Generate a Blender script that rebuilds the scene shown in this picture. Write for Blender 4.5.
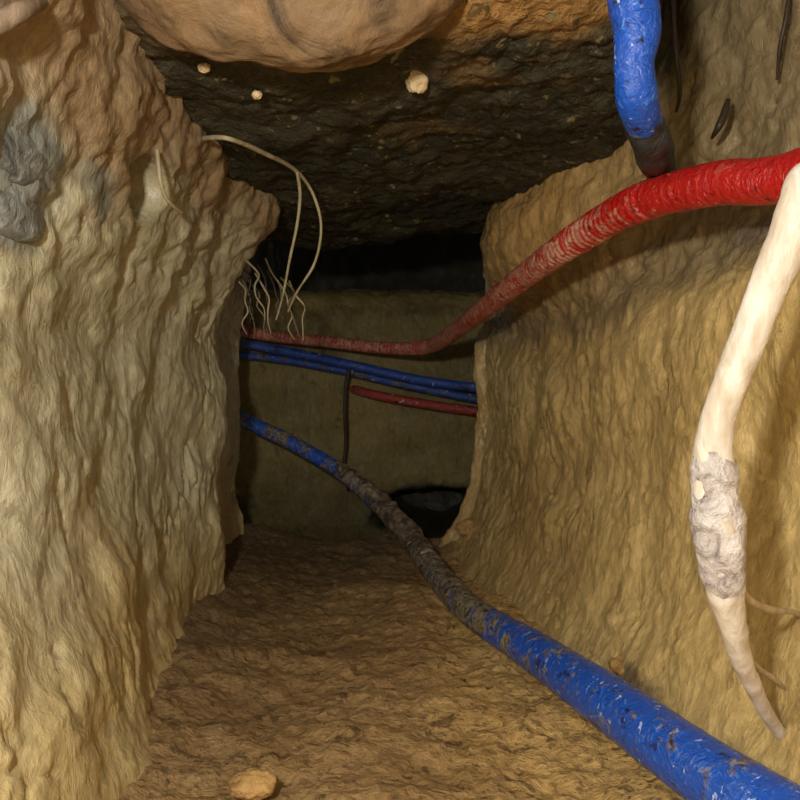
import bpy, math, random
import numpy as np
from mathutils import Vector

random.seed(7)
S = bpy.context.scene
COL = S.collection
for o in list(bpy.data.objects):
    bpy.data.objects.remove(o)

# ------------------------------------------------------------------ camera, sky, light, exposure
CZ = 0.42                     # eye height above the trench floor
FPX = 800.0
cam_d = bpy.data.cameras.new('camera')
cam_d.sensor_width = 36.0
cam_d.lens = 36.0
cam_d.clip_start = 0.02
cam = bpy.data.objects.new('camera', cam_d)
cam.location = (0, 0, CZ)
cam.rotation_euler = (math.radians(90), 0, 0)
COL.objects.link(cam)
S.camera = cam

w = bpy.data.worlds.new('daylight'); S.world = w
w.use_nodes = True
bg = w.node_tree.nodes['Background']
bg.inputs[0].default_value = (1.0, 0.97, 0.90, 1)
bg.inputs[1].default_value = 0.30

ld = bpy.data.lights.new('hand_lamp', 'POINT')
ld.energy = 38.0
ld.color = (1.0, 0.975, 0.92)
ld.shadow_soft_size = 0.028
lamp = bpy.data.objects.new('hand_lamp', ld)
lamp.location = (-0.17, -0.05, CZ + 0.17)
COL.objects.link(lamp)

vs = S.view_settings
vs.view_transform = 'Standard'; vs.look = 'None'; vs.gamma = 1.0
vs.use_curve_mapping = False
vs.exposure = 0.0

# ------------------------------------------------------------------ helpers
def srgb(r, g, b):
    f = lambda c: (c/255/12.92) if c/255 <= 0.04045 else ((c/255+0.055)/1.055)**2.4
    return (f(r), f(g), f(b), 1.0)

def P(px, py, d):
    """place seen at that spot of the photo, d metres down the trench"""
    return np.array([(px-400)/FPX*d, d, CZ + (400-py)/FPX*d])

_rng = np.random.RandomState(11)
_perm = np.tile(_rng.permutation(256), 3)
_grad = _rng.normal(size=(256, 3)); _grad /= np.linalg.norm(_grad, axis=1)[:, None]

def pn(p):
    i = np.floor(p).astype(np.int64); f = p - i
    i &= 255
    u = f*f*f*(f*(f*6-15)+10)
    res = 0
    for dx in (0, 1):
        for dy in (0, 1):
            for dz in (0, 1):
                h = _perm[_perm[_perm[i[..., 0]+dx]+i[..., 1]+dy]+i[..., 2]+dz]
                g = _grad[h]
                d = (g*(f-np.array([dx, dy, dz]))).sum(-1)
                wx = u[..., 0] if dx else 1-u[..., 0]
                wy = u[..., 1] if dy else 1-u[..., 1]
                wz = u[..., 2] if dz else 1-u[..., 2]
                res = res + d*wx*wy*wz
    return res

def fbm(p, octv=4, gain=0.5):
    a, r = 1.0, 0
    for k in range(octv):
        r = r + a*pn(p*(2.03**k)+k*17.3); a *= gain
    return r

def ridged(p, octv=3, gain=0.5):
    a, r = 1.0, 0
    for k in range(octv):
        r = r + a*(1-2.2*np.abs(pn(p*(2.1**k)+k*9.7))); a *= gain
    return r

def sst(x, a, b):
    t = np.clip((x-a)/(b-a), 0, 1); return t*t*(3-2*t)

def blob(p, c, r):
    """soft 0..1 mask around a place"""
    d = ((p-np.array(c))/np.array(r)); return np.exp(-(d*d).sum(-1))

def cr_matrix(n_ctrl, n):
    """Catmull-Rom weights: n samples over n_ctrl stations"""
    M = np.zeros((n, n_ctrl))
    t = np.linspace(0, n_ctrl-1, n)
    for j, tt in enumerate(t):
        i = min(int(tt), n_ctrl-2); f = tt-i
        wgt = [-.5*f+f*f-.5*f**3, 1-2.5*f*f+1.5*f**3, .5*f+2*f*f-1.5*f**3, -.5*f*f+.5*f**3]
        for k in range(4):
            q = min(max(i-1+k, 0), n_ctrl-1); M[j, q] += wgt[k]
    return M

def new_obj(name, verts, faces, mat, parent=None, smooth=True, attrs=None):
    me = bpy.data.meshes.new(name)
    me.from_pydata(np.asarray(verts).tolist(), [], faces if isinstance(faces, list) else faces.tolist())
    if attrs:
        for k, a in attrs.items():
            at = me.attributes.new(k, 'FLOAT', 'POINT')
            full = np.zeros(len(me.vertices)); full[:len(a)] = a
            at.data.foreach_set('value', full.astype(np.float32))
    if smooth:
        me.polygons.foreach_set('use_smooth', [True]*len(me.polygons))
    me.update()
    o = bpy.data.objects.new(name, me)
    if mat: me.materials.append(mat)
    COL.objects.link(o)
    if parent is not None: o.parent = parent
    return o

def tag(o, label, cat, group=None):
    o['label'] = label; o['category'] = cat
    if group: o['group'] = group
    return o

def thing(name, label, cat, base):
    e = bpy.data.objects.new(name, None); COL.objects.link(e)
    e.empty_display_size = .05
    e.location = base
    return tag(e, label, cat)

def put(o, root, label=None):
    """make o a part of the thing without moving it"""
    b = root.location
    n = len(o.data.vertices); a = np.zeros(n*3); o.data.vertices.foreach_get('co', a)
    a = (a.reshape(-1, 3) - np.array(b)).reshape(-1); o.data.vertices.foreach_set('co', a); o.data.update()
    o.parent = root
    if label: o['label'] = label
    return o

def recentre(o, base):
    """move the object's origin to its base without moving its shape"""
    base = Vector(base)
    for v in o.data.vertices: v.co -= base
    o.location = base
    return o

def sheet(name, ctrl, nu, nv, disp, mat, back, attr=None, flip=False):
    """a dug earth face: smooth net of stations, roughened along its normal, with a body of earth behind it"""
    c = np.array(ctrl, float)
    A = cr_matrix(c.shape[0], nu); B = cr_matrix(c.shape[1], nv)
    p = np.einsum('ai,ijk,bj->abk', A, c, B)
    du = np.gradient(p, axis=0); dv = np.gradient(p, axis=1)
    n = np.cross(du, dv); n /= np.linalg.norm(n, axis=-1)[..., None]+1e-9
    if flip: n = -n
    d = disp(p)
    q = p + n*d[..., None]
    verts = q.reshape(-1, 3)
    idx = np.arange(nu*nv).reshape(nu, nv)
    f = np.stack([idx[:-1, :-1], idx[1:, :-1], idx[1:, 1:], idx[:-1, 1:]], -1).reshape(-1, 4)
    if flip: f = f[:, ::-1]
    ring = list(idx[:, 0]) + list(idx[-1, 1:]) + list(idx[-2::-1, -1]) + list(idx[0, -2:0:-1])
    n0 = len(verts)
    bk = verts[ring] + np.array(back)
    verts = np.vstack([verts, bk])
    faces = f.tolist()
    L = len(ring)
    for k in range(L):
        a, b = ring[k], ring[(k+1) % L]
        faces.append([int(a), int(b), n0+(k+1) % L, n0+k])
    faces.append([n0+k for k in range(L)])
    attrs = None
    if attr:
        attrs = {k: fn(p).reshape(-1) for k, fn in attr.items()}
    o = new_obj(name, verts, faces, mat, attrs=attrs)
    o['kind'] = 'structure'
    return o

def smooth_path(pts, n):
    pts = np.array(pts, float)
    return cr_matrix(len(pts), n) @ pts

def tube(name, pts, rad, mat, n=120, seg=20, parent=None, rough=0.0, rscale=40, ring=None, attrs=None, squash=None):
    """round thing swept along a curve; rad = list of radii at the stations"""
    path = smooth_path(pts, n)
    r = smooth_path(np.array(rad, float)[:, None], n)[:, 0] if len(rad) > 1 else np.full(n, rad[0])
    T = np.gradient(path, axis=0); T /= np.linalg.norm(T, axis=1)[:, None]
    up = np.array([0, 0, 1.0]) if abs(T[0, 2]) < .9 else np.array([0, 1.0, 0])
    nrm = np.cross(T[0], up); nrm /= np.linalg.norm(nrm)
    s = np.concatenate([[0], np.cumsum(np.linalg.norm(np.diff(path, axis=0), axis=1))])
    V = []
    ang = np.linspace(0, 2*math.pi, seg, endpoint=False)
    for i in range(n):
        nrm = nrm - T[i]*np.dot(nrm, T[i]); nrm /= np.linalg.norm(nrm)
        b = np.cross(T[i], nrm)
        rr = r[i]
        if ring: rr = rr*(1+ring(s[i]))
        V.append(path[i] + rr*(np.cos(ang)[:, None]*nrm + np.sin(ang)[:, None]*b*(squash or 1)))
    V = np.array(V)
    if rough:
        cen = path[:, None, :]
        off = V-cen
        k = 1 + rough*fbm(V*rscale, 3)
        V = cen + off*k[..., None]
    idx = np.arange(n*seg).reshape(n, seg)
    nx = np.roll(idx, -1, axis=1)
    f = np.stack([idx[:-1], nx[:-1], nx[1:], idx[1:]], -1).reshape(-1, 4).tolist()
    f.append(idx[0].tolist()[::-1]); f.append(idx[-1].tolist())
    at = {}
    if attrs:
        for kk, fn in attrs.items():
            t = s/s[-1]
            at[kk] = np.repeat(fn(t, s)[:, None], seg, 1).reshape(-1)
    return new_obj(name, V.reshape(-1, 3), f, mat, parent, attrs=at or None)

def lump(name, c, size, mat, seed=0, amp=.25, fr=1.6, n=28, rot=0.0, parent=None):
    """an irregular stone or clod, origin at its base"""
    th = np.linspace(0, math.pi, n); ph = np.linspace(0, 2*math.pi, 2*n, endpoint=False)
    T, Ph = np.meshgrid(th[1:-1], ph, indexing='ij')
    d = np.stack([np.sin(T)*np.cos(Ph), np.sin(T)*np.sin(Ph), np.cos(T)], -1).reshape(-1, 3)
    d = np.vstack([d, [[0, 0, 1]], [[0, 0, -1]]])
    k = 1 + amp*fbm(d*fr+seed*7.7, 4)+amp*.5*ridged(d*fr*.8+seed*3.1, 2)*.5
    v = d*k[:, None]*np.array(size)
    cs, sn = math.cos(rot), math.sin(rot)
    v = np.stack([v[:, 0]*cs-v[:, 2]*sn, v[:, 1], v[:, 0]*sn+v[:, 2]*cs], -1)
    m, q = n-2, 2*n
    idx = np.arange(m*q).reshape(m, q); nx = np.roll(idx, -1, 1)
    f = np.stack([idx[:-1], idx[1:], nx[1:], nx[:-1]], -1).reshape(-1, 4).tolist()
    top, bot = m*q, m*q+1
    for j in range(q):
        f.append([top, int(idx[0, j]), int(nx[0, j])]); f.append([bot, int(nx[-1, j]), int(idx[-1, j])])
    base = v[:, 2].min()
    v[:, 2] -= base
    o = new_obj(name, v, f, mat, parent)
    o.location = (c[0], c[1], c[2]+base)
    return o

# ------------------------------------------------------------------ materials
class NT:
    def __init__(s, name):
        s.m = bpy.data.materials.new(name); s.m.use_nodes = True
        s.t = s.m.node_tree; s.n = s.t.nodes
        s.b = s.n['Principled BSDF']
        s.co = s.n.new('ShaderNodeNewGeometry')
        s.pos = s.co.outputs['Position']
    def link(s, a, b): s.t.links.new(a, b)
    def mapping(s, scale, src=None):
        m = s.n.new('ShaderNodeMapping'); m.inputs['Scale'].default_value = scale
        s.link(src or s.pos, m.inputs['Vector']); return m.outputs[0]
    def noise(s, scale, detail=4, rough=.55, vec=None, dist=0):
        n = s.n.new('ShaderNodeTexNoise'); n.inputs['Scale'].default_value = scale
        n.inputs['Detail'].default_value = detail; n.inputs['Roughness'].default_value = rough
        n.inputs['Distortion'].default_value = dist
        s.link(vec or s.pos, n.inputs['Vector']); return n.outputs['Fac']
    def ramp(s, fac, stops):
        r = s.n.new('ShaderNodeValToRGB'); e = r.color_ramp.elements
        e[0].position, e[0].color = stops[0]; e[1].position, e[1].color = stops[-1]
        for p_, c_ in stops[1:-1]:
            k = e.new(p_); k.color = c_
        s.link(fac, r.inputs[0]); return r.outputs[0]
    def mask(s, fac, a, b): return s.ramp(fac, [(a, (0, 0, 0, 1)), (b, (1, 1, 1, 1))])
    def mix(s, fac, a, b, mode='MIX'):
        m = s.n.new('ShaderNodeMix'); m.data_type = 'RGBA'; m.blend_type = mode
        for sock, v in ((m.inputs[0], fac), (m.inputs[6], a), (m.inputs[7], b)):
            if isinstance(v, (tuple, float, int)): sock.default_value = v
            else: s.link(v, sock)
        return m.outputs[2]
    def math(s, op, a, b):
        m = s.n.new('ShaderNodeMath'); m.operation = op; m.use_clamp = False
        for sock, v in ((m.inputs[0], a), (m.inputs[1], b)):
            if isinstance(v, (float, int)): sock.default_value = v
            else: s.link(v, sock)
        return m.outputs[0]
    def attr(s, name):
        a = s.n.new('ShaderNodeAttribute'); a.attribute_name = name; return a.outputs['Fac']
    def bump(s, h, strength, dist, prev=None):
        b = s.n.new('ShaderNodeBump'); b.inputs['Strength'].default_value = strength
        b.inputs['Distance'].default_value = dist; s.link(h, b.inputs['Height'])
        if prev: s.link(prev, b.inputs['Normal'])
        return b.outputs[0]
    def done(s, col, rough=.6, nrm=None, spec=.4):
        if isinstance(col, tuple): s.b.inputs['Base Color'].default_value = col
        else: s.link(col, s.b.inputs['Base Color'])
        if isinstance(rough, (float, int)): s.b.inputs['Roughness'].default_value = rough
        else: s.link(rough, s.b.inputs['Roughness'])
        s.b.inputs['Specular IOR Level'].default_value = spec
        if nrm: s.link(nrm, s.b.inputs['Normal'])
        return s.m

def earth(name, a, b, dark, alt=None, alt2=None, alt3=None, streak=(1, 1, 1), rough=.55, spec=.4, bump=.6, speck=None, darkamt=.55, grit=False):
    k = NT(name)
    sv = k.mapping(streak)
    big = k.noise(5, 4, .6)
    col = k.mix(k.mask(big, .35, .65), a, b)
    if alt: col = k.mix(k.math('MULTIPLY', k.attr('alt'), 1.0), col, alt)
    if alt2: col = k.mix(k.math('MULTIPLY', k.attr('alt2'), 1.0), col, alt2)
    if alt3: col = k.mix(k.attr('alt3'), col, alt3)
    med = k.noise(26, 5, .65, sv, .6)
    col = k.mix(k.math('MULTIPLY', k.mask(med, .62, .38), darkamt), col, dark)
    fine = k.noise(110, 4, .6, sv)
    col = k.mix(.35, col, k.mix(1.0, col, k.ramp(fine, [(.3, (.45, .45, .45, 1)), (.7, (1.5, 1.5, 1.5, 1))]), 'MULTIPLY'))
    if speck:
        sp = k.noise(60, 2, .5)
        col = k.mix(k.mask(sp, .64, .70), col, speck)
    if grit: col = k.mix(k.math('MULTIPLY', k.mask(k.noise(75, 3, .6), .54, .66), .65), col, dark)
    n1 = k.bump(med, bump, .012)
    n2 = k.bump(fine, bump, .004, n1)
    rg = k.ramp(k.noise(14, 3, .5), [(.35, (rough-.14,)*3+(1,)), (.65, (rough+.2,)*3+(1,))])
    return k.done(col, rg, n2, spec)

M = {}
M['clay_left'] = earth('pale_wet_clay', srgb(190, 183, 152), srgb(172, 163, 128), srgb(118, 108, 80),
                       alt=srgb(146, 122, 90), alt2=srgb(188, 164, 108), alt3=srgb(132, 134, 124), streak=(1, 1, .6), rough=.36, spec=.6, darkamt=.4, bump=.4)
M['clay_right'] = earth('tan_clay', srgb(198, 170, 112), srgb(182, 154, 98), srgb(122, 98, 58),
                        alt=srgb(134, 116, 84), alt2=srgb(178, 136, 78), alt3=srgb(98, 84, 70), streak=(1, 1, .6), rough=.34, spec=.7, darkamt=.45, bump=.5)
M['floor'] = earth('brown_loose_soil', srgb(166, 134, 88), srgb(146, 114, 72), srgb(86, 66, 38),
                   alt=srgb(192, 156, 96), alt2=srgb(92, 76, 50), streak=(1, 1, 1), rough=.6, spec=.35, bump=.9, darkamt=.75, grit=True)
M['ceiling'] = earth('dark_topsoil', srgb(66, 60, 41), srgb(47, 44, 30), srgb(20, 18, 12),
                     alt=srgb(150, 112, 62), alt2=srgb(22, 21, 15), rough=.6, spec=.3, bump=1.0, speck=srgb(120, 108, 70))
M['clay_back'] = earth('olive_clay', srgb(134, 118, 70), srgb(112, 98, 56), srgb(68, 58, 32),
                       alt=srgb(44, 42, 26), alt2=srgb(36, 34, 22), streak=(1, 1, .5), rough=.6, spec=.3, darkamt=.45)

def rock_mat(name, a, b, dark, rough=.6, spec=.4, sc=9):
    k = NT(name)
    n1 = k.noise(sc, 6, .65, None, 1.2)
    col = k.ramp(n1, [(.3, dark), (.47, a), (.7, b)])
    f = k.noise(sc*9, 4, .6)
    return k.done(col, rough, k.bump(f, .5, .004, k.bump(n1, .6, .012)), spec)
M['boulder'] = rock_mat('brown_boulder_stone', srgb(118, 94, 66), srgb(142, 112, 78), srgb(46, 36, 26), .6, .3, 12)
M['grey_rock'] = rock_mat('wet_grey_rock', srgb(112, 114, 108), srgb(168, 170, 160), srgb(58, 62, 64), .32, .6, 16)
M['pale_stone'] = rock_mat('pale_limestone', srgb(214, 186, 140), srgb(232, 210, 168), srgb(170, 134, 92), .6, .4, 30)
M['clod'] = rock_mat('dried_clay_clod', srgb(176, 138, 84), srgb(198, 160, 102), srgb(120, 88, 50), .7, .3, 22)
M['dark_clod'] = rock_mat('dark_soil_clod', srgb(96, 72, 44), srgb(118, 90, 56), srgb(60, 44, 26), .7, .3, 22)

def plastic(name, col, hi, mud, mud2, rough=.3, sc=30, spot=srgb(26, 26, 30), glint=srgb(186, 206, 232)):
    """shiny pipe, glints painted on as pale flecks, with mud that follows the 'mud' value along the pipe"""
    k = NT(name)
    n1 = k.noise(sc, 5, .6, None, .8)
    n2 = k.noise(sc*2.6, 4, .65, None, 1.5)
    c = k.mix(k.mask(n2, .58, .76), col, hi)  # lighter flecks painted in as highlights
    c = k.mix(k.math('MULTIPLY', k.mask(k.noise(sc*1.3, 4, .6), .60, .66), .85), c, spot)
    c = k.mix(k.math('MULTIPLY', k.mask(k.noise(sc*2.1, 3, .6, k.mapping((1, 1.4, .9))), .64, .69), .8), c, glint)  # white glints painted into the plastic colour
    m = k.math('ADD', k.attr('mud'), k.math('SUBTRACT', n1, .5))
    m2 = k.math('MULTIPLY', k.mask(k.math('MULTIPLY', m, 1.0), .42, .55), 1.0)
    mc = k.mix(k.mask(n2, .40, .58), mud, mud2)
    c = k.mix(m2, c, mc)
    rg = k.mix(m2, (rough,)*3+(1,), (.55, .55, .55, 1))
    return k.done(c, rg, k.bump(n2, .8, .005, k.bump(n1, .5, .008)), .6)
M['blue'] = plastic('blue_pipe_plastic', srgb(28, 82, 184), srgb(84, 148, 226), srgb(34, 34, 34), srgb(150, 136, 108), .2)
M['blue_far'] = plastic('blue_far_pipe_plastic', srgb(34, 70, 150), srgb(50, 92, 176), srgb(40, 40, 44), srgb(110, 100, 84), .4)
M['crust'] = rock_mat('grey_brown_mud', srgb(92, 76, 56), srgb(168, 154, 130), srgb(36, 32, 28), .5, .5, 26)
M['black_mud'] = rock_mat('black_mud', srgb(40, 40, 38), srgb(70, 72, 76), srgb(18, 18, 18), .4, .5, 26)
M['red'] = plastic('red_conduit_plastic', srgb(172, 26, 22), srgb(196, 54, 42), srgb(152, 72, 56), srgb(196, 142, 114), .28, sc=36, spot=srgb(60, 14, 12), glint=srgb(226, 120, 104))
M['red_far'] = plastic('dusty_red_plastic', srgb(150, 52, 40), srgb(168, 72, 56), srgb(84, 36, 26), srgb(140, 96, 70), .5)

def root_mat(name, a, b, c_, dirt):
    k = NT(name)
    v = k.mapping((1, 1, .25))
    n1 = k.noise(60, 5, .6, v, .5)
    col = k.mix(k.mask(n1, .36, .62), b, a)
    n2 = k.noise(34, 4, .6)
    mot = k.math('MULTIPLY', k.attr('mud'), 1.0)
    m = k.mask(k.math('ADD', mot, k.math('SUBTRACT', n2, .5)), .42, .56)
    col = k.mix(m, col, k.mix(k.mask(k.noise(90, 3), .4, .6), c_, dirt))
    return k.done(col, .5, k.bump(n1, .5, .004, k.bump(n2, .4, .006)), .4)
M['root'] = root_mat('peeled_pale_root', srgb(212, 203, 190), srgb(184, 168, 148), srgb(206, 200, 196), srgb(150, 138, 128))
M['bark'] = rock_mat('grey_bark', srgb(178, 168, 164), srgb(214, 208, 204), srgb(92, 82, 80), .45, .5, 42)
M['root_dirty'] = root_mat('earthy_root', srgb(196, 178, 148), srgb(170, 150, 118), srgb(160, 130, 90), srgb(120, 90, 56))
M['rootlet_pale'] = root_mat('fine_pale_root', srgb(178, 164, 128), srgb(146, 132, 98), srgb(130, 114, 80), srgb(120, 100, 66))
M['rootlet_dark'] = root_mat('fine_dark_root', srgb(58, 44, 26), srgb(42, 32, 20), srgb(50, 40, 24), srgb(40, 30, 18))
M['root_dull'] = root_mat('dull_brown_root', srgb(120, 106, 76), srgb(96, 84, 58), srgb(90, 78, 52), srgb(80, 68, 46))
M['wood'] = root_mat('weathered_stick_wood', srgb(138, 118, 96), srgb(104, 86, 68), srgb(120, 100, 80), srgb(84, 68, 50))

# ------------------------------------------------------------------ the dug trench
def fullz(rows):  # rows of (X,Y,z relative to the eye)
    return [[(x, y, z+CZ) for (x, y, z) in r] for r in rows]

# left face: stations along Y, each from below the floor up
Ys = [-.6, -.2, .2, .5, .75, 1.0, 1.25, 1.48, 1.62, 1.70, 1.80, 2.05, 2.16, 2.22]
XL = [-.50, -.46, -.43, -.41, -.40, -.40, -.40, -.392, -.38, -.45, -.465, -.445, -.49, -1.0]
zs =  [-.62, -.46, -.36, -.26, -.14, 0.0, .12, .22, .32, .40, .50, .70, .95]
inw = [.20, .12, .07, .045, .015, 0, .0, .02, .055, .09, .10, .07, .03]
left = []
for k, (y, x) in enumerate(zip(Ys, XL)):
    row = []
    for z, i in zip(zs, inw):
        s_ = 1.0
        if y > 1.66 and y < 2.2: s_ = .25
        if y >= 2.2: s_ = 0
        far = sst(y, .8, 1.55)
        s_ *= (1-.75*far) if z < 0 else (1+.1*far)
        row.append((x + i*s_, y, z))
    left.append(row)

def disp_left(p):
    q = p.copy()
    warp = fbm(p*np.array([3, 3, 3]), 3)[..., None]*np.array([.25, .25, .12])
    f = (p+warp*.35)
    ridge = ridged(f*np.array([10, 10, 2.4]), 2)
    fine = ridged(f*np.array([34, 34, 8])+5, 2)
    gate = sst(fbm(p*5+40, 2), -.1, .5)
    d = .030*fbm(p*4.2+2, 3) + .0085*ridge*(.35+.65*gate) + .0022*fine*gate + .0022*fbm(p*34, 3)
    # lumpy knobs in the upper earth
    d = d + .0045*gate*ridged(p*np.array([20, 20, 11])+15, 2) + .003*fbm(p*np.array([55, 55, 40])+2, 2)
    cn = fbm((p+warp*.2)*np.array([11, 11, 3.4])+70, 3)
    d = d - .0065*np.exp(-(cn/.035)**2)*sst(fbm(p*6+90, 2), -.15, .3)
    up = sst(p[..., 2]-CZ, .08, .22)
    d = d + up*(.016*fbm(p*13+9, 4) + .003*ridged(p*17+1, 2)+.004*fbm(p*28+6,3))
    # overhanging bulge at the inner corner, hollow beneath the small root
    d = d + .030*blob(p, P(225, 410, 1.6), (.2, .13, .09)) + .03*blob(p, P(245, 215, 1.6), (.2, .14, .09))
    d = d - .17*sst(blob(p, P(160, 186, 1.09), (.3, .05, .036)), .2, .65)
    return d
def alt_left(p):
    z = p[..., 2]-CZ
    return np.clip(sst(z+.12*fbm(p*5, 3), .20, .34), 0, 1)
def alt3_left(p):
    n = .35*fbm(p*15+8, 3)
    m = blob(p, P(40, 155, .79), (.2, .10, .045)) + blob(p, P(25, 215, .79), (.2, .08, .035)) + .6*blob(p, P(115, 195, .97), (.2, .07, .06))
    return np.clip(sst(m+n, .35, .7), 0, 1)
def alt2_left(p):
    z = p[..., 2]-CZ
    return np.clip(1-sst(z+.14*fbm(p*4+4, 3), -.36, -.10), 0, 1)*.8
sheet('wall_left', fullz(left), 470, 400, disp_left, M['clay_left'], (-.35, 0, 0), {'alt': alt_left, 'alt2': alt2_left, 'alt3': alt3_left}, flip=False)

# right face: lower dug face, a shoulder under the red conduit, set-back earth above
Yr = [-.6, -.2, .2, .5, .75, 1.0, 1.25, 1.5, 1.75, 1.98, 2.10, 2.16, 2.22]
XR = [.60, .55, .51, .48, .45, .405, .365, .325, .285, .25, .235, .27, .95]
sh = [.20, .20, .20, .20, .19, .165, .135, .12, .135, .16, .165, .16, .16]       # height of the shoulder
zr = [-.62, -.46, -.36, -.27, -.15, -.03]
ir = [.20, .12, .065, .03, .008, 0]
right = []
for y, x, s_ in zip(Yr, XR, sh):
    e = 0 if y >= 2.2 else 1
    row = [(x - i*e, y, z) for z, i in zip(zr, ir)]
    bx = .085*blob(np.array([y]), [1.72], [.34])   # block that juts out under the roof
    row += [(x, y, s_-.06), (x+.012, y, s_), (x+.045-bx*.6*e, y, s_+.06), (x+.052-bx*1.5*e, y, s_+.14), (x+.05-bx*1.6*e, y, s_+.24), (x+.05-bx*e, y, s_+.36), (x+.06, y, s_+.55), (x+.10, y, s_+.8)]
    right.append(row)
def disp_right(p):
    warp = fbm(p*3+7, 3)[..., None]*np.array([.2, .2, .1])
    f = p+warp*.35
    d = .022*fbm(p*4.5+12, 3)
    z = p[..., 2]-CZ
    low = 1-sst(z, .10, .2)
    gate = .15+.85*sst(fbm(p*6+50, 2), -.2, .45)
    d = d + low*(.0075*ridged(f*np.array([22, 22, 7])+3, 2)*gate + .0035*ridged(f*np.array([48, 48, 14]), 2)*gate)
    cn = fbm((p+warp*.2)*np.array([13, 13, 4.5])+75, 3)
    d = d - .006*np.exp(-(cn/.035)**2)*sst(fbm(p*6+95, 2), -.1, .3)
    d = d + low*(.004*np.maximum(0, ridged(f*np.array([46, 46, 17])+33, 2)-.35)*sst(fbm(p*7+120, 2), -.2, .4) + .003*fbm(p*np.array([60, 60, 40])+2, 2))
    d = d + (1-low)*(.012*fbm(p*16+3, 4)+.005*ridged(p*26, 2))
    d = d + .0018*fbm(p*45, 3)
    return d
def alt_right(p):
    z = p[..., 2]-CZ
    line = np.interp(p[..., 1], Yr, sh)
    return np.clip(sst(z-line+.06*fbm(p*7, 3), -.03, .03), 0, 1)*(1-.9*blob(p, P(560, 220, 1.6), (.3, .3, .14)))
def alt2_right(p):
    return np.clip(.8*blob(p, P(560, 220, 1.6), (.35, .32, .16)) + .35*blob(p, P(500, 520, 2.0), (.3, .5, .2)), 0, 1)
def alt3_right(p):
    n = .4*fbm(p*16+3, 3)
    return .8*sst(blob(p, P(665, 690, 1.08), (.2, .14, .035)) + .9*blob(p, P(735, 225, .95), (.2, .12, .03)) + n, .4, .75)  # dark soil streak low down; second patch paints the conduit's shadow
sheet('wall_right', fullz(right), 470, 400, disp_right, M['clay_right'], (.35, 0, 0), {'alt': alt_right, 'alt2': alt2_right, 'alt3': alt3_right}, flip=True)

# floor
Yf = [-.6, -.1, .4, .8, 1.1, 1.4, 1.7, 2.0, 2.25, 2.4, 2.55, 2.8]
Xf = [-.9, -.5, -.36, -.2, 0, .2, .36, .5, .9]
zf = {-.6: -.50, -.1: -.48, .4: -.46, .8: -.445, 1.1: -.435, 1.4: -.425, 1.7: -.42, 2.0: -.415, 2.25: -.40, 2.4: -.44, 2.55: -.48, 2.8: -.5}
flo = []
for y in Yf:
    row = []
    for x in Xf:
        z = zf[y]
        if y < 2.3:
            z += .05*max(0, (abs(x)-.2)/.2) if x < 0 else .05*max(0, (x-.2)/.2)*min(1, max(0, y)/1.2)
        row.append((x, y, z))
    flo.append(row)
def disp_floor(p):
    d = .022*fbm(p*5+1, 4) + .007*fbm(p*np.array([15, 18, 14])+3, 4) + .004*np.maximum(0, fbm(p*48+14, 2)) + .006*fbm(p*34+9, 3) + .001*ridged(p*np.array([20, 34, 20]), 2)
    d = d + .004*fbm(p*60, 3)
    # ridge of earth pushed up beside the pipe
    d = d + .028*blob(p, P(505, 600, 1.45), (.06, .22, 1)) + .022*blob(p, P(415, 600, 1.6), (.07, .2, 1)) + .035*blob(p, P(465, 545, 2.1), (.09, .12, 1))
    return d
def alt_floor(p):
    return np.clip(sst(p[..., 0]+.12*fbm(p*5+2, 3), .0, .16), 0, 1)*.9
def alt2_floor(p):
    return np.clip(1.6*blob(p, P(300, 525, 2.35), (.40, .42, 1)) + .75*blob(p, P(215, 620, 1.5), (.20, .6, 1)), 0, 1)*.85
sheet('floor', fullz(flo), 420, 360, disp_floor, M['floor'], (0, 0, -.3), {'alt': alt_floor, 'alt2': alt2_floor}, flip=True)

# roof: the earth left bridging the trench, with its front lip near the viewer and a void behind
Xc = [-.75, -.5, -.3, -.1, .1, .2, .3, .4, .5, .8]
cprof = [(.80, .95), (.82, .75), (.84, .55), (.88, .445), (1.0, .425), (1.2, .42), (1.45, .415), (1.7, .41), (1.95, .41), (2.08, .425), (2.14, .50), (2.2, .64), (2.6, .74), (3.3, .80)]
ceil_ = [[(x, y + .52*float(sst(x, .24, .40))*(1-float(sst(y, .9, 1.6))), z + (.02*math.sin(x*9) if y < 2.1 else 0)) for x in Xc] for (y, z) in cprof]
def disp_ceil(p):
    return .022*fbm(p*6+21, 4) + .010*fbm(p*22, 4) + .006*ridged(p*np.array([20, 34, 20])+4, 3) + .003*fbm(p*60, 2)
def alt_ceil(p):
    front = 1-sst(p[..., 1]+.10*fbm(p*8+3, 3), .86, 1.0)
    patch = sst(fbm(p*8+60, 4), .16, .42)*sst(p[..., 0], -.15, .15)*(1-sst(p[..., 1], 1.15, 1.5))
    return np.clip(front*sst(p[..., 0], -.02, .1)*.8 + front*.3 + .35*patch, 0, 1)
sheet('ceiling', fullz(ceil_), 380, 300, disp_ceil, M['ceiling'], (0, .05, .5), {'alt': alt_ceil, 'alt2': lambda p: sst(p[..., 1], 1.95, 2.1)}, flip=False)  # alt2 paints the void's shade into the soil colour

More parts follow.
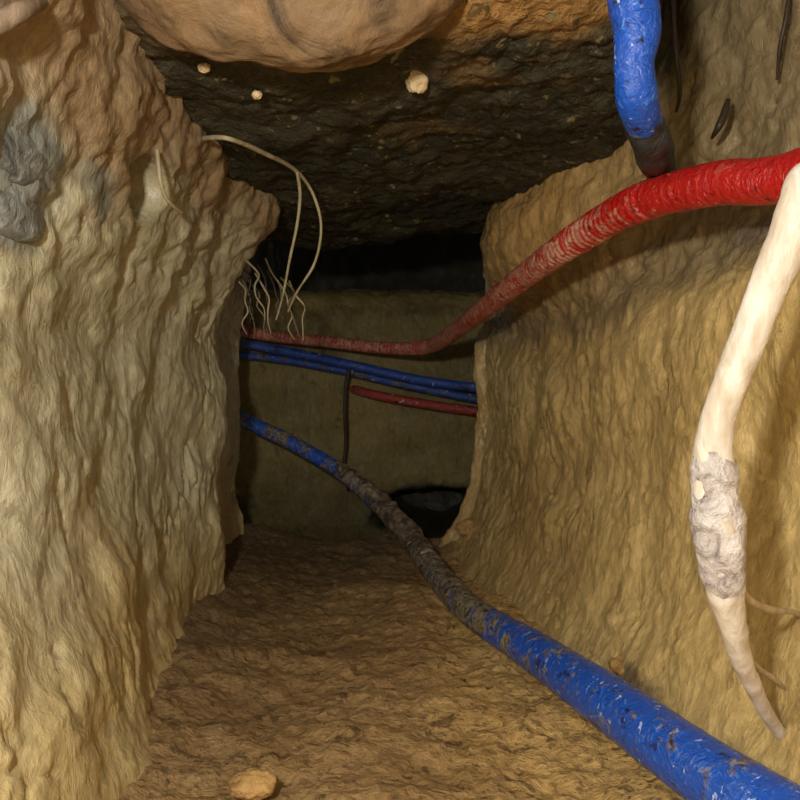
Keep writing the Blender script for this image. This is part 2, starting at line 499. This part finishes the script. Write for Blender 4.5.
# far face across the end of the trench, and the shelf on top of it
Xb = [-1.1, -.8, -.5, -.3, -.1, .1, .25, .4, .7, 1.1]
bprof = [(2.62, -.7), (2.58, -.5), (2.56, -.38), (2.55, -.25), (2.55, -.1), (2.55, .05), (2.56, .18), (2.57, .29), (2.60, .34), (2.72, .365), (2.95, .37), (3.3, .38), (3.34, .6), (3.36, .9)]
back_ = [[(x, y, z) for x in Xb] for (y, z) in bprof]
def disp_back(p):
    d = .02*fbm(p*4+31, 3) + .006*ridged(p*np.array([16, 16, 7])+2, 3) + .004*fbm(p*40, 3)
    d = d - .22*sst(blob(p, P(436, 514, 2.55), (.19, .4, .075))+.16*fbm(p*11+6, 3), .25, .7)
    return d
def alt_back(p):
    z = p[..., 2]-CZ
    return np.clip(1.15*sst(blob(p, P(436, 512, 2.55), (.20, .5, .09))+.15*fbm(p*14, 3), .22, .5) + sst(p[..., 1], 2.9, 3.1) + .6*(1-sst(p[..., 2]-CZ+.12*fbm(p*6, 3), -.42, -.22)), 0, 1)  # shade painted into the base hollow and behind the shelf; foot darker
sheet('wall_back', fullz(back_), 280, 360, disp_back, M['clay_back'], (0, .4, 0), {'alt': alt_back, 'alt2': lambda p: .5*blob(p, P(430, 310, 2.6), (.12, .3, .03))}, flip=True)

# ------------------------------------------------------------------ boulder in the roof lip
b = lump('boulder', P(285, -165, .86), (.245, .15, .245), M['boulder'], seed=3, amp=.085, fr=1.9, n=110)
tag(b, 'large rounded brown boulder bulging down from the roof lip at the top', 'boulder')

# ------------------------------------------------------------------ pipes
def mudband(t, s): return 0*t
root = thing('water_pipe', 'long blue water pipe lying along the trench floor, muddy halfway', 'pipe', P(540, 690, 1.2))
PIPE = [P(900, 905, .64), P(800, 832, .73), P(700, 768, .84), P(615, 707, .99), P(540, 655, 1.20), P(465, 606, 1.50), P(428, 563, 1.78), P(402, 528, 2.0), P(366, 492, 2.18), P(335, 468, 2.30), P(290, 442, 2.36), P(240, 418, 2.40), P(190, 392, 2.42)]
put(tube('pipe_barrel', PIPE, [.036, .036, .0355, .034, .031, .027, .026, .025, .024, .022, .022, .022, .022], M['blue'], n=340, seg=32, rough=.035, rscale=26,
         attrs={'mud': lambda t, s: .35 + .09*np.exp(-((t-.25)/.06)**2) + .25*sst(t, .27, .36)*(1-sst(t, .62, .70)) + .14*sst(t, .62, .7)}), root)
put(tube('mud_crust', [p+np.array([.002, 0, .004]) for p in PIPE[5:10]], [.020, .0245, .0265, .025, .018], M['crust'], n=200, seg=36, rough=.42, rscale=34), root, 'crust of grey and brown mud')

# red conduit with ribs, from the right shoulder into the dark end
def ribs(s): return .07*math.sin(s*2*math.pi/.0135)*((1 if s > .95 else .15)*(.8+.4*math.sin(s*23)))
o = tube('corrugated_conduit', [np.array([.66, .10, CZ+.26]), np.array([.53, .32, CZ+.245]), np.array([.445, .58, CZ+.23]), P(800, 174, .78), P(715, 184, .88), P(640, 203, 1.0), P(580, 237, 1.16), P(530, 272, 1.36), P(485, 308, 1.66), P(450, 335, 2.0), P(425, 347, 2.24), P(385, 348, 2.36), P(330, 342, 2.42), P(260, 334, 2.43), P(190, 318, 2.44)],
         [.025, .025, .025, .0245, .0242, .0235, .0222, .0212, .0205, .020, .0195, .018, .018, .018, .018], M['red'], n=900, seg=28, ring=ribs, rough=.05, rscale=34,
         attrs={'mud': lambda t, s: .24 + .33*sst(t, .27, .40) - .2*np.sin(s*2*math.pi/.0135)*.5*sst(t, .26, .4)})
tag(o, 'red ribbed conduit sagging from the right wall into the dark end', 'pipe')

root = thing('water_pipe', 'short blue pipe hanging straight down at top, its lower end black with mud', 'pipe', P(655, 165, .95))
put(tube('pipe_barrel', [P(626, -130, .80), P(630, -20, .80), P(637, 30, .80), P(634, 62, .805), P(637, 95, .82), P(644, 122, .86)],
         [.025, .0245, .0235, .0200, .0215, .020], M['blue'], n=160, seg=28, rough=.09, rscale=24, attrs={'mud': lambda t, s: .2 + .2*sst(t, .9, 1)}), root)
put(tube('mud_crust', [P(641, 108, .84), P(644, 122, .86), P(653, 146, .90), P(659, 166, .98), P(664, 182, 1.07), P(668, 192, 1.15)],
         [.018, .0205, .0205, .019, .017, .012], M['black_mud'], n=110, seg=28, rough=.28, rscale=30), root, 'lower end caked in black mud')

o = tube('cable_duct', [P(190, 336, 2.49), P(240, 343, 2.475), P(300, 354, 2.455), P(360, 367, 2.43), P(420, 380, 2.43), P(480, 388, 2.44), P(540, 392, 2.46)], [.0145], M['blue_far'], n=140, seg=20, rough=.05,
         attrs={'mud': lambda t, s: .22+.25*(1-sst(t, .15, .4))})
tag(o, 'upper of two thin blue ducts crossing in front of the far face', 'pipe')
o = tube('cable_duct', [P(190, 352, 2.50), P(260, 357, 2.49), P(330, 368, 2.48), P(400, 384, 2.475), P(480, 400, 2.475), P(540, 410, 2.48)], [.0125], M['blue_far'], n=140, seg=20, rough=.04,
         attrs={'mud': lambda t, s: .44+0*t})
tag(o, 'lower of two thin blue ducts at the far face, grey with dirt', 'pipe')
o = tube('cable_duct', [P(320, 380, 2.66), P(348, 388, 2.56), P(380, 396, 2.49), P(430, 405, 2.48), P(480, 412, 2.48), P(540, 420, 2.49)], [.015], M['red_far'], n=140, seg=20, rough=.05,
         attrs={'mud': lambda t, s: .12+0*t})
tag(o, 'dull red duct below the blue ducts at the far face', 'pipe')

# ------------------------------------------------------------------ roots
def Q(px, py, d): return P(px, py, d-.115)
ROOT = [np.array([.62, .66, CZ+.10]), np.array([.47, .60, CZ+.15]), np.array([.372, .597, CZ+.180]), Q(815, 178, .735), Q(800, 205, .735), Q(782, 255, .745), Q(757, 315, .755), Q(735, 372, .765), Q(717, 425, .775), Q(713, 470, .785), Q(718, 520, .79), Q(723, 570, .795), Q(732, 625, .815), Q(748, 675, .85), Q(770, 718, .90), Q(795, 752, .95), Q(820, 780, 1.0)]
root = thing('tree_root', 'thick white peeled root hanging down in front of the right wall', 'root', ROOT[15])
put(tube('main_root', ROOT, [.012, .0135, .015, .0155, .0155, .0155, .0148, .0140, .0140, .0178, .0195, .0175, .0124, .0085, .0068, .0056, .004], M['root'], n=300, seg=28, rough=.18, rscale=26,
          attrs={'mud': lambda t, s: .0 + .46*np.exp(-((t-.60)/.10)**2) + .25*sst(t, .78, .85)}), root)
put(tube('rootlet', [Q(736, 585, .80), Q(752, 602, .83), Q(772, 610, .87), Q(792, 612, .92), Q(815, 620, .97)], [.004, .0038, .0034, .003, .002], M['root_dirty'], n=60, seg=10, rough=.2), root)
put(tube('rootlet', [Q(740, 652, .83), Q(758, 668, .88), Q(778, 682, .92), Q(800, 705, .97)], [.0035, .0028, .0022, .0015], M['root_dirty'], n=50, seg=10, rough=.2), root)
put(tube('bark_sheath', [Q(714, 445, .777), Q(714, 470, .785), Q(718, 520, .79), Q(723, 570, .795), Q(729, 604, .805)], [.0128, .0188, .0208, .0187, .0126], M['bark'], n=160, seg=44, rough=.26, rscale=42), root, 'mottled grey and white bark')

hr = thing('hanging_root', 'thin pale root looping out of the left wall under the dark roof', 'root', P(288, 312, 1.46))
put(tube('main_root', [P(196, 140, 1.21), P(226, 138, 1.13), P(266, 154, 1.22), P(295, 170, 1.32), P(312, 192, 1.38), P(321, 225, 1.38), P(315, 262, 1.39), P(297, 292, 1.42), P(288, 312, 1.46)],
          [.0036, .0036, .0036, .0032, .0028, .0024, .0024, .002, .0016], M['rootlet_pale'], n=140, seg=10, rough=.2, rscale=60), hr)
put(tube('rootlet', [P(297, 172, 1.325), P(300, 195, 1.36), P(297, 225, 1.39), P(290, 258, 1.41), P(283, 295, 1.44), P(276, 320, 1.47)], [.003, .003, .0028, .0024, .002, .0015], M['rootlet_pale'], n=80, seg=8, rough=.2), hr)

rnd = random.Random(5)
def fringe(name, label, px0, px1, py, d, n, ln):
    root = None
    for k in range(n):
        x = px0+(px1-px0)*(k+.5)/n+rnd.uniform(-4, 4)
        y = py+rnd.uniform(-14, 10)
        dd = d+rnd.uniform(-.04, .04)
        pts = [P(x-10, y-14, dd+.02)]
        for j in range(5):
            pts.append(P(x+rnd.uniform(-4, 4)+j*1.5, y+j*ln/4, dd))
        o = tube(name if root is None else 'rootlet', pts, [.0022, .0022, .002, .0018, .0014, .001], M['rootlet_pale'] if k % 3 == 0 else (M['root_dull'] if k % 3 == 1 else M['rootlet_dark']), n=40, seg=6, rough=.2, parent=root)
        if root is None: root = tag(o, label, 'root')
    return root
fringe('root_tuft', 'tuft of tangled fine roots at the inner corner of the left wall', 238, 300, 285, 1.62, 13, 46)

o = tube('hanging_root', [P(157, 150, 1.05), P(159, 170, 1.05), P(162, 188, 1.06), P(169, 202, 1.08), P(182, 213, 1.12)], [.003, .003, .003, .0026, .002], M['rootlet_pale'], n=60, seg=10, rough=.2)
tag(o, 'short curled pale root in the dark hollow of the left wall', 'root')
o = tube('hanging_root', [P(672, -30, .99), P(674, 20, 1.0), P(677, 60, 1.01), P(680, 92, 1.03), P(676, 112, 1.06)], [.0035, .0032, .003, .0026, .0018], M['rootlet_dark'], n=80, seg=10, rough=.2)
tag(o, 'thin dark root hanging just right of the short blue pipe', 'root')
o = tube('hanging_root', [P(792, -20, .93), P(786, 18, .93), P(780, 48, .94), P(777, 80, .96)], [.0035, .003, .0026, .0018], M['rootlet_dark'], n=60, seg=10, rough=.2)
tag(o, 'dark root strand on the upper right earth near the top right corner', 'root')
o = tube('hanging_root', [P(728, 100, 1.02), P(724, 115, 1.01), P(718, 128, 1.01), P(712, 138, 1.03)], [.003, .005, .0042, .002], M['rootlet_dark'], n=40, seg=10, rough=.2)
tag(o, 'short dark root stub poking out above the red conduit', 'root')
o = tube('hanging_root', [P(350, 366, 2.435), P(346, 385, 2.44), P(345, 412, 2.45), P(346, 440, 2.465), P(344, 468, 2.47), P(348, 490, 2.5)], [.006, .006, .006, .006, .005, .004], M['rootlet_dark'], n=80, seg=10, rough=.2)
tag(o, 'dark root hanging from the ducts down the far face', 'root')
o = tube('stick', [P(-20, 34, .65), P(0, 22, .66), P(25, 9, .68), P(50, -6, .75), P(75, -20, .79)], [.009, .009, .0085, .008, .007], M['wood'], n=60, seg=14, rough=.12)
tag(o, 'grey stick lying across the top left corner', 'stick')

# ------------------------------------------------------------------ stones and clods
def stone(name, px, py, d, size, mat, label, cat, seed, amp=.28, rot=0):
    o = lump(name, P(px, py, d), size, M[mat], seed=seed, amp=amp, n=26, rot=rot)
    return tag(o, label, cat)
stone('grey_rock', 22, 150, .80, (.016, .075, .034), 'grey_rock', 'wet grey rock set in the left wall, the upper of two', 'rock', 1)
stone('grey_rock', 14, 213, .805, (.015, .055, .026), 'grey_rock', 'wet grey rock set in the left wall, the lower of two', 'rock', 2)
stone('pebble', 417, 74, 1.06, (.016, .014, .024), 'pale_stone', 'pale cream stone stuck in the dark roof near the boulder', 'stone', 3)
stone('pebble', 204, 68, .975, (.007, .007, .006), 'pale_stone', 'small white pebble beside the left end of the boulder', 'stone', 4)
stone('pebble', 257, 95, 1.02, (.006, .006, .005), 'pale_stone', 'tiny white pebble in the dark roof just below the boulder', 'stone', 5)
stone('clod', 253, 784, .885, (.024, .02, .013), 'clod', 'pale clod on the floor at the bottom edge of the picture', 'clod', 6)
stone('clod', 638, 668, 1.13, (.040, .03, .016), 'clod', 'flat tan clod on the floor beside the blue pipe, by the right wall', 'clod', 7)
stone('clod', 470, 528, 2.05, (.035, .03, .022), 'clod', 'tan clod at the foot of the right wall near the dark hole', 'clod', 8)
